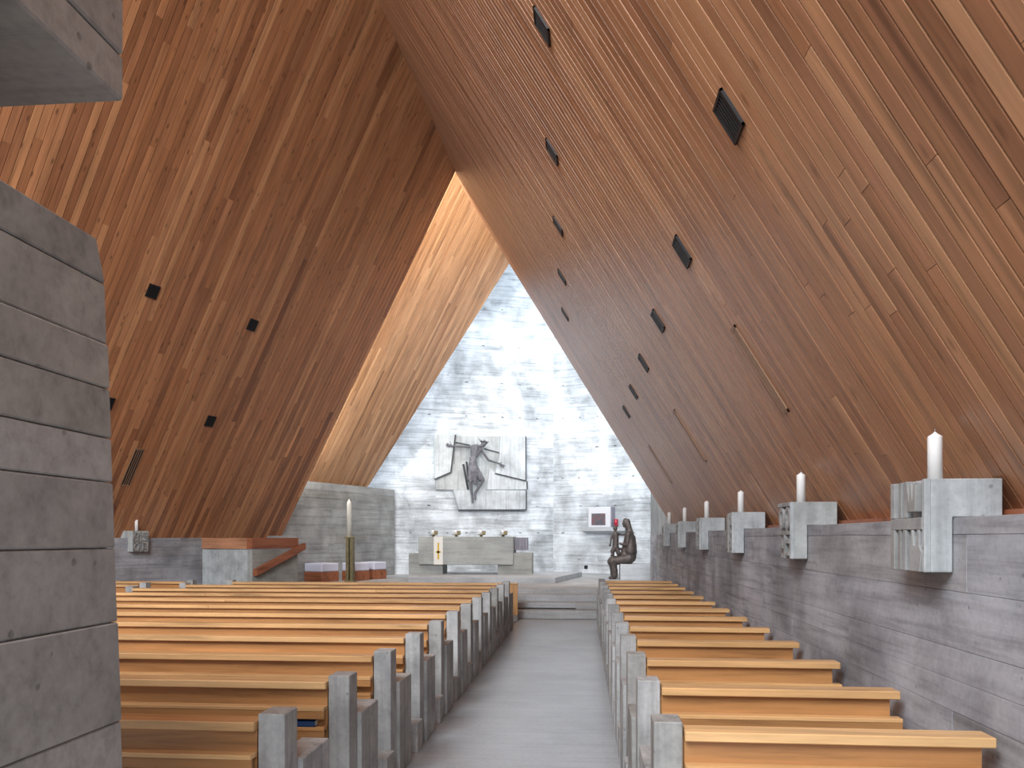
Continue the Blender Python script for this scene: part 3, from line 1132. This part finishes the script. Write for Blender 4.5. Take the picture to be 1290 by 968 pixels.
# crown of thorns and hair
cr = MB()
for i in range(11):
    a = i * 2 * PI / 11
    cx_, cz_ = d2(566, 208)
    b = Vector((cx_ + .085 * math.cos(a), -(D0 + .07) + .075 * math.sin(a), cz_ + .035 - .03 * math.cos(a)))
    e = b + Vector((.075 * math.cos(a), .04 * math.sin(a), .05 + .02 * (i % 3)))
    cr.limb(b, e, .012, .003, 6)
    a2 = (i + 1) * 2 * PI / 11
    b2 = Vector((cx_ + .085 * math.cos(a2), -(D0 + .07) + .075 * math.sin(a2), cz_ + .035 - .03 * math.cos(a2)))
    cr.limb(b, b2, .016, .016, 6)
cr.build('thorn_crown', M_EDGE, cru)
# loincloth, gathered about hips and thighs
lc = MB()
def LC(a, b, r0, r1):
    lc.limb(P3(*a), P3(*b), r0, r1, 12)
LC((470, 350, D0 + .01), (468, 450, D0 + .01), .105, .125)
LC((450, 420, D0), (440, 535, D0 + .02), .085, .07)
LC((480, 440, D0 + .02), (556, 535, D0 + .05), .125, .06)
LC((475, 460, D0 + .03), (488, 575, D0 + .02), .13, .055)
LC((440, 470, D0 + .04), (520, 455, D0 + .09), .03, .03)
lco = lc.build('loincloth', plain('lead loincloth', (.17, .165, .185), .6, .4, .2, .35, 14), cru)
voxel(lco, .014, 2)

# ------------------------------------------------------------------ tabernacle, shelf, lamp, outlet on the right face
def onR(u, z, w=0.0):
    return CORNER + FR * u + FRn * w + Vector((0, 0, z))
def fr(u, z):
    return frame(onR(u, z), FR, -FRn, Vector((0, 0, 1)))
sh = empty('wall_shelf', M=fr(1.62, 1.72))
tag(sh, 'concrete shelf on the altar wall carrying the white tabernacle', 'shelf')
MB().prism([(0, .19), (-.42, .19), (-.42, .08), (0, 0)], -.55, .75, 'yz', .006).build('shelf_slab', M_STEP, sh)
tb_ = empty('tabernacle', M=fr(1.56, 1.912))
tag(tb_, 'white tabernacle box with a dark red patterned door, on the shelf', 'tabernacle')
MB().box(-.32, .36, -.33, -.02, 0, .58, .008).build('case', M_TABW, tb_)
MB().box(-.22, .20, -.345, -.325, .06, .40, .004).build('door', M_DOOR, tb_)
MB().box(.362, .395, -.36, -.02, 0, .60, .004).build('side_panel', M_LILAC, tb_)  # the white case's dim side, shade and lavender light put into its colour
lp = empty('sanctuary_lamp', M=fr(2.06, 1.912))
tag(lp, 'small red glass lamp beside the white tabernacle', 'lamp')
MB().lathe([(0, 0), (.05, 0), (.05, .02), (0, .02)], 16, (0, -.25, 0)).build('base', M_BRASS, lp)
MB().lathe([(0, .02), (.055, .02), (.06, .23), (.05, .235), (0, .2)], 18, (0, -.25, 0)).build('glass', M_REDGL, lp)
ob = MB().box(-.05, .05, -.03, .01, 0, .10, .006).build('floor_outlet', M_BLACK, None, fr(1.05, .68))
tag(ob, 'small black outlet box low on the altar wall', 'outlet')

# ------------------------------------------------------------------ seated bronze mother with child
stat_c = Vector((0.98, 20.1, PLAT))
blk = MB().box(0, 1.0, 0, .75, 0, .39, .006).build('stone_seat', M_STEP, None, None, (stat_c.x - .04, 20.05, PLAT))
tag(blk, 'low pale concrete block the bronze woman sits on', 'block')
sta = empty('bronze_statue', (stat_c.x, 20.42, PLAT))
tag(sta, 'dark bronze statue of a seated veiled woman holding a child upright', 'statue')
SS = 1 / 395.0            # drawing unit: 395 to the metre, origin below the knees (480, 882)
def q3(x, y, d=0.0):
    return ((x - 480) * SS, d, (882 - y) * SS)
w_ = MB()
def W(a, b, r0, r1):
    w_.limb(q3(*a), q3(*b), r0, r1, 14)
# head, face to the left, under the mantle
w_.ball(q3(522, 312, 0), (.075, .075, .115))
W((500, 322, 0), (494, 326, 0), .03, .022)
W((505, 350, 0), (512, 352, 0), .03, .03)
W((540, 300, 0), (562, 400, 0), .075, .085)
W((545, 370, 0), (565, 420, .02), .06, .10)
# trunk and mantle, a long cone
W((562, 410, 0), (578, 560, 0), .10, .145)
W((565, 430, .06), (570, 600, .09), .08, .13)
W((565, 430, -.06), (570, 600, -.09), .08, .13)
W((578, 540, 0), (565, 655, 0), .145, .17)
W((590, 520, 0), (588, 640, 0), .08, .095)
W((540, 520, 0), (520, 640, 0), .09, .14)
W((552, 420, 0), (535, 570, 0), .085, .12)
W((592, 470, 0), (600, 610, 0), .085, .10)
# lap and shins
for s in (-.085, .085):
    W((560, 675, s), (395, 700, s), .135, .105)
    W((395, 695, s), (385, 708, s), .115, .115)
    W((392, 700, s), (405, 800, s), .11, .085)
    W((410, 790, s), (412, 850, s), .09, .085)
    W((412, 862, s), (365, 870, s), .05, .035)
W((400, 720, 0), (408, 850, 0), .10, .09)
W((420, 690, 0), (540, 690, 0), .11, .12)
# arms to the child
W((548, 430, -.14), (535, 530, -.16), .06, .05)
W((535, 540, -.15), (475, 528, -.10), .045, .03)
W((548, 430, .14), (530, 560, .16), .06, .05)
W((530, 570, .15), (470, 582, .10), .045, .03)
for s, yb in ((-1, 526), (1, 583)):
    for i in range(4):
        W((474, yb - 4 + i * 4, s * .10), (456, yb - 8 + i * 5, s * .095), .010, .008)
    W((474, yb - 8, s * .09), (462, yb - 18, s * .08), .011, .008)
wo = w_.build('seated_woman', M_BRONZE, sta)
voxel(wo, .014, 3)
c_ = MB()
def Cc(a, b, r0, r1):
    c_.limb(q3(*a), q3(*b), r0, r1, 12)
c_.ball(q3(421, 370, 0), (.058, .06, .072))
Cc((403, 376, 0), (399, 378, 0), .014, .010)
Cc((422, 395, 0), (424, 415, 0), .03, .035)
Cc((412, 428, 0), (440, 428, 0), .05, .05)
Cc((425, 430, -.03), (424, 560, -.02), .075, .085)
Cc((425, 430, .03), (424, 560, .02), .075, .085)
Cc((395, 430, -.06), (376, 480, -.08), .035, .026)
Cc((376, 480, -.08), (372, 530, -.10), .026, .020)
c_.ball(q3(366, 540, -.10), .034)
Cc((448, 428, .03), (500, 438, .04), .034, .026)
Cc((500, 438, .04), (533, 424, .05), .026, .020)
for s in (-.05, .05):
    Cc((425, 560, s), (392, 600, s), .07, .055)
    Cc((392, 600, s), (398, 640, s), .05, .035)
    Cc((440, 575, s), (452, 628, s), .06, .05)
    Cc((398, 640, s), (378, 645, s), .028, .02)
co = c_.build('child', M_BRONZE, sta)
voxel(co, .011, 2)
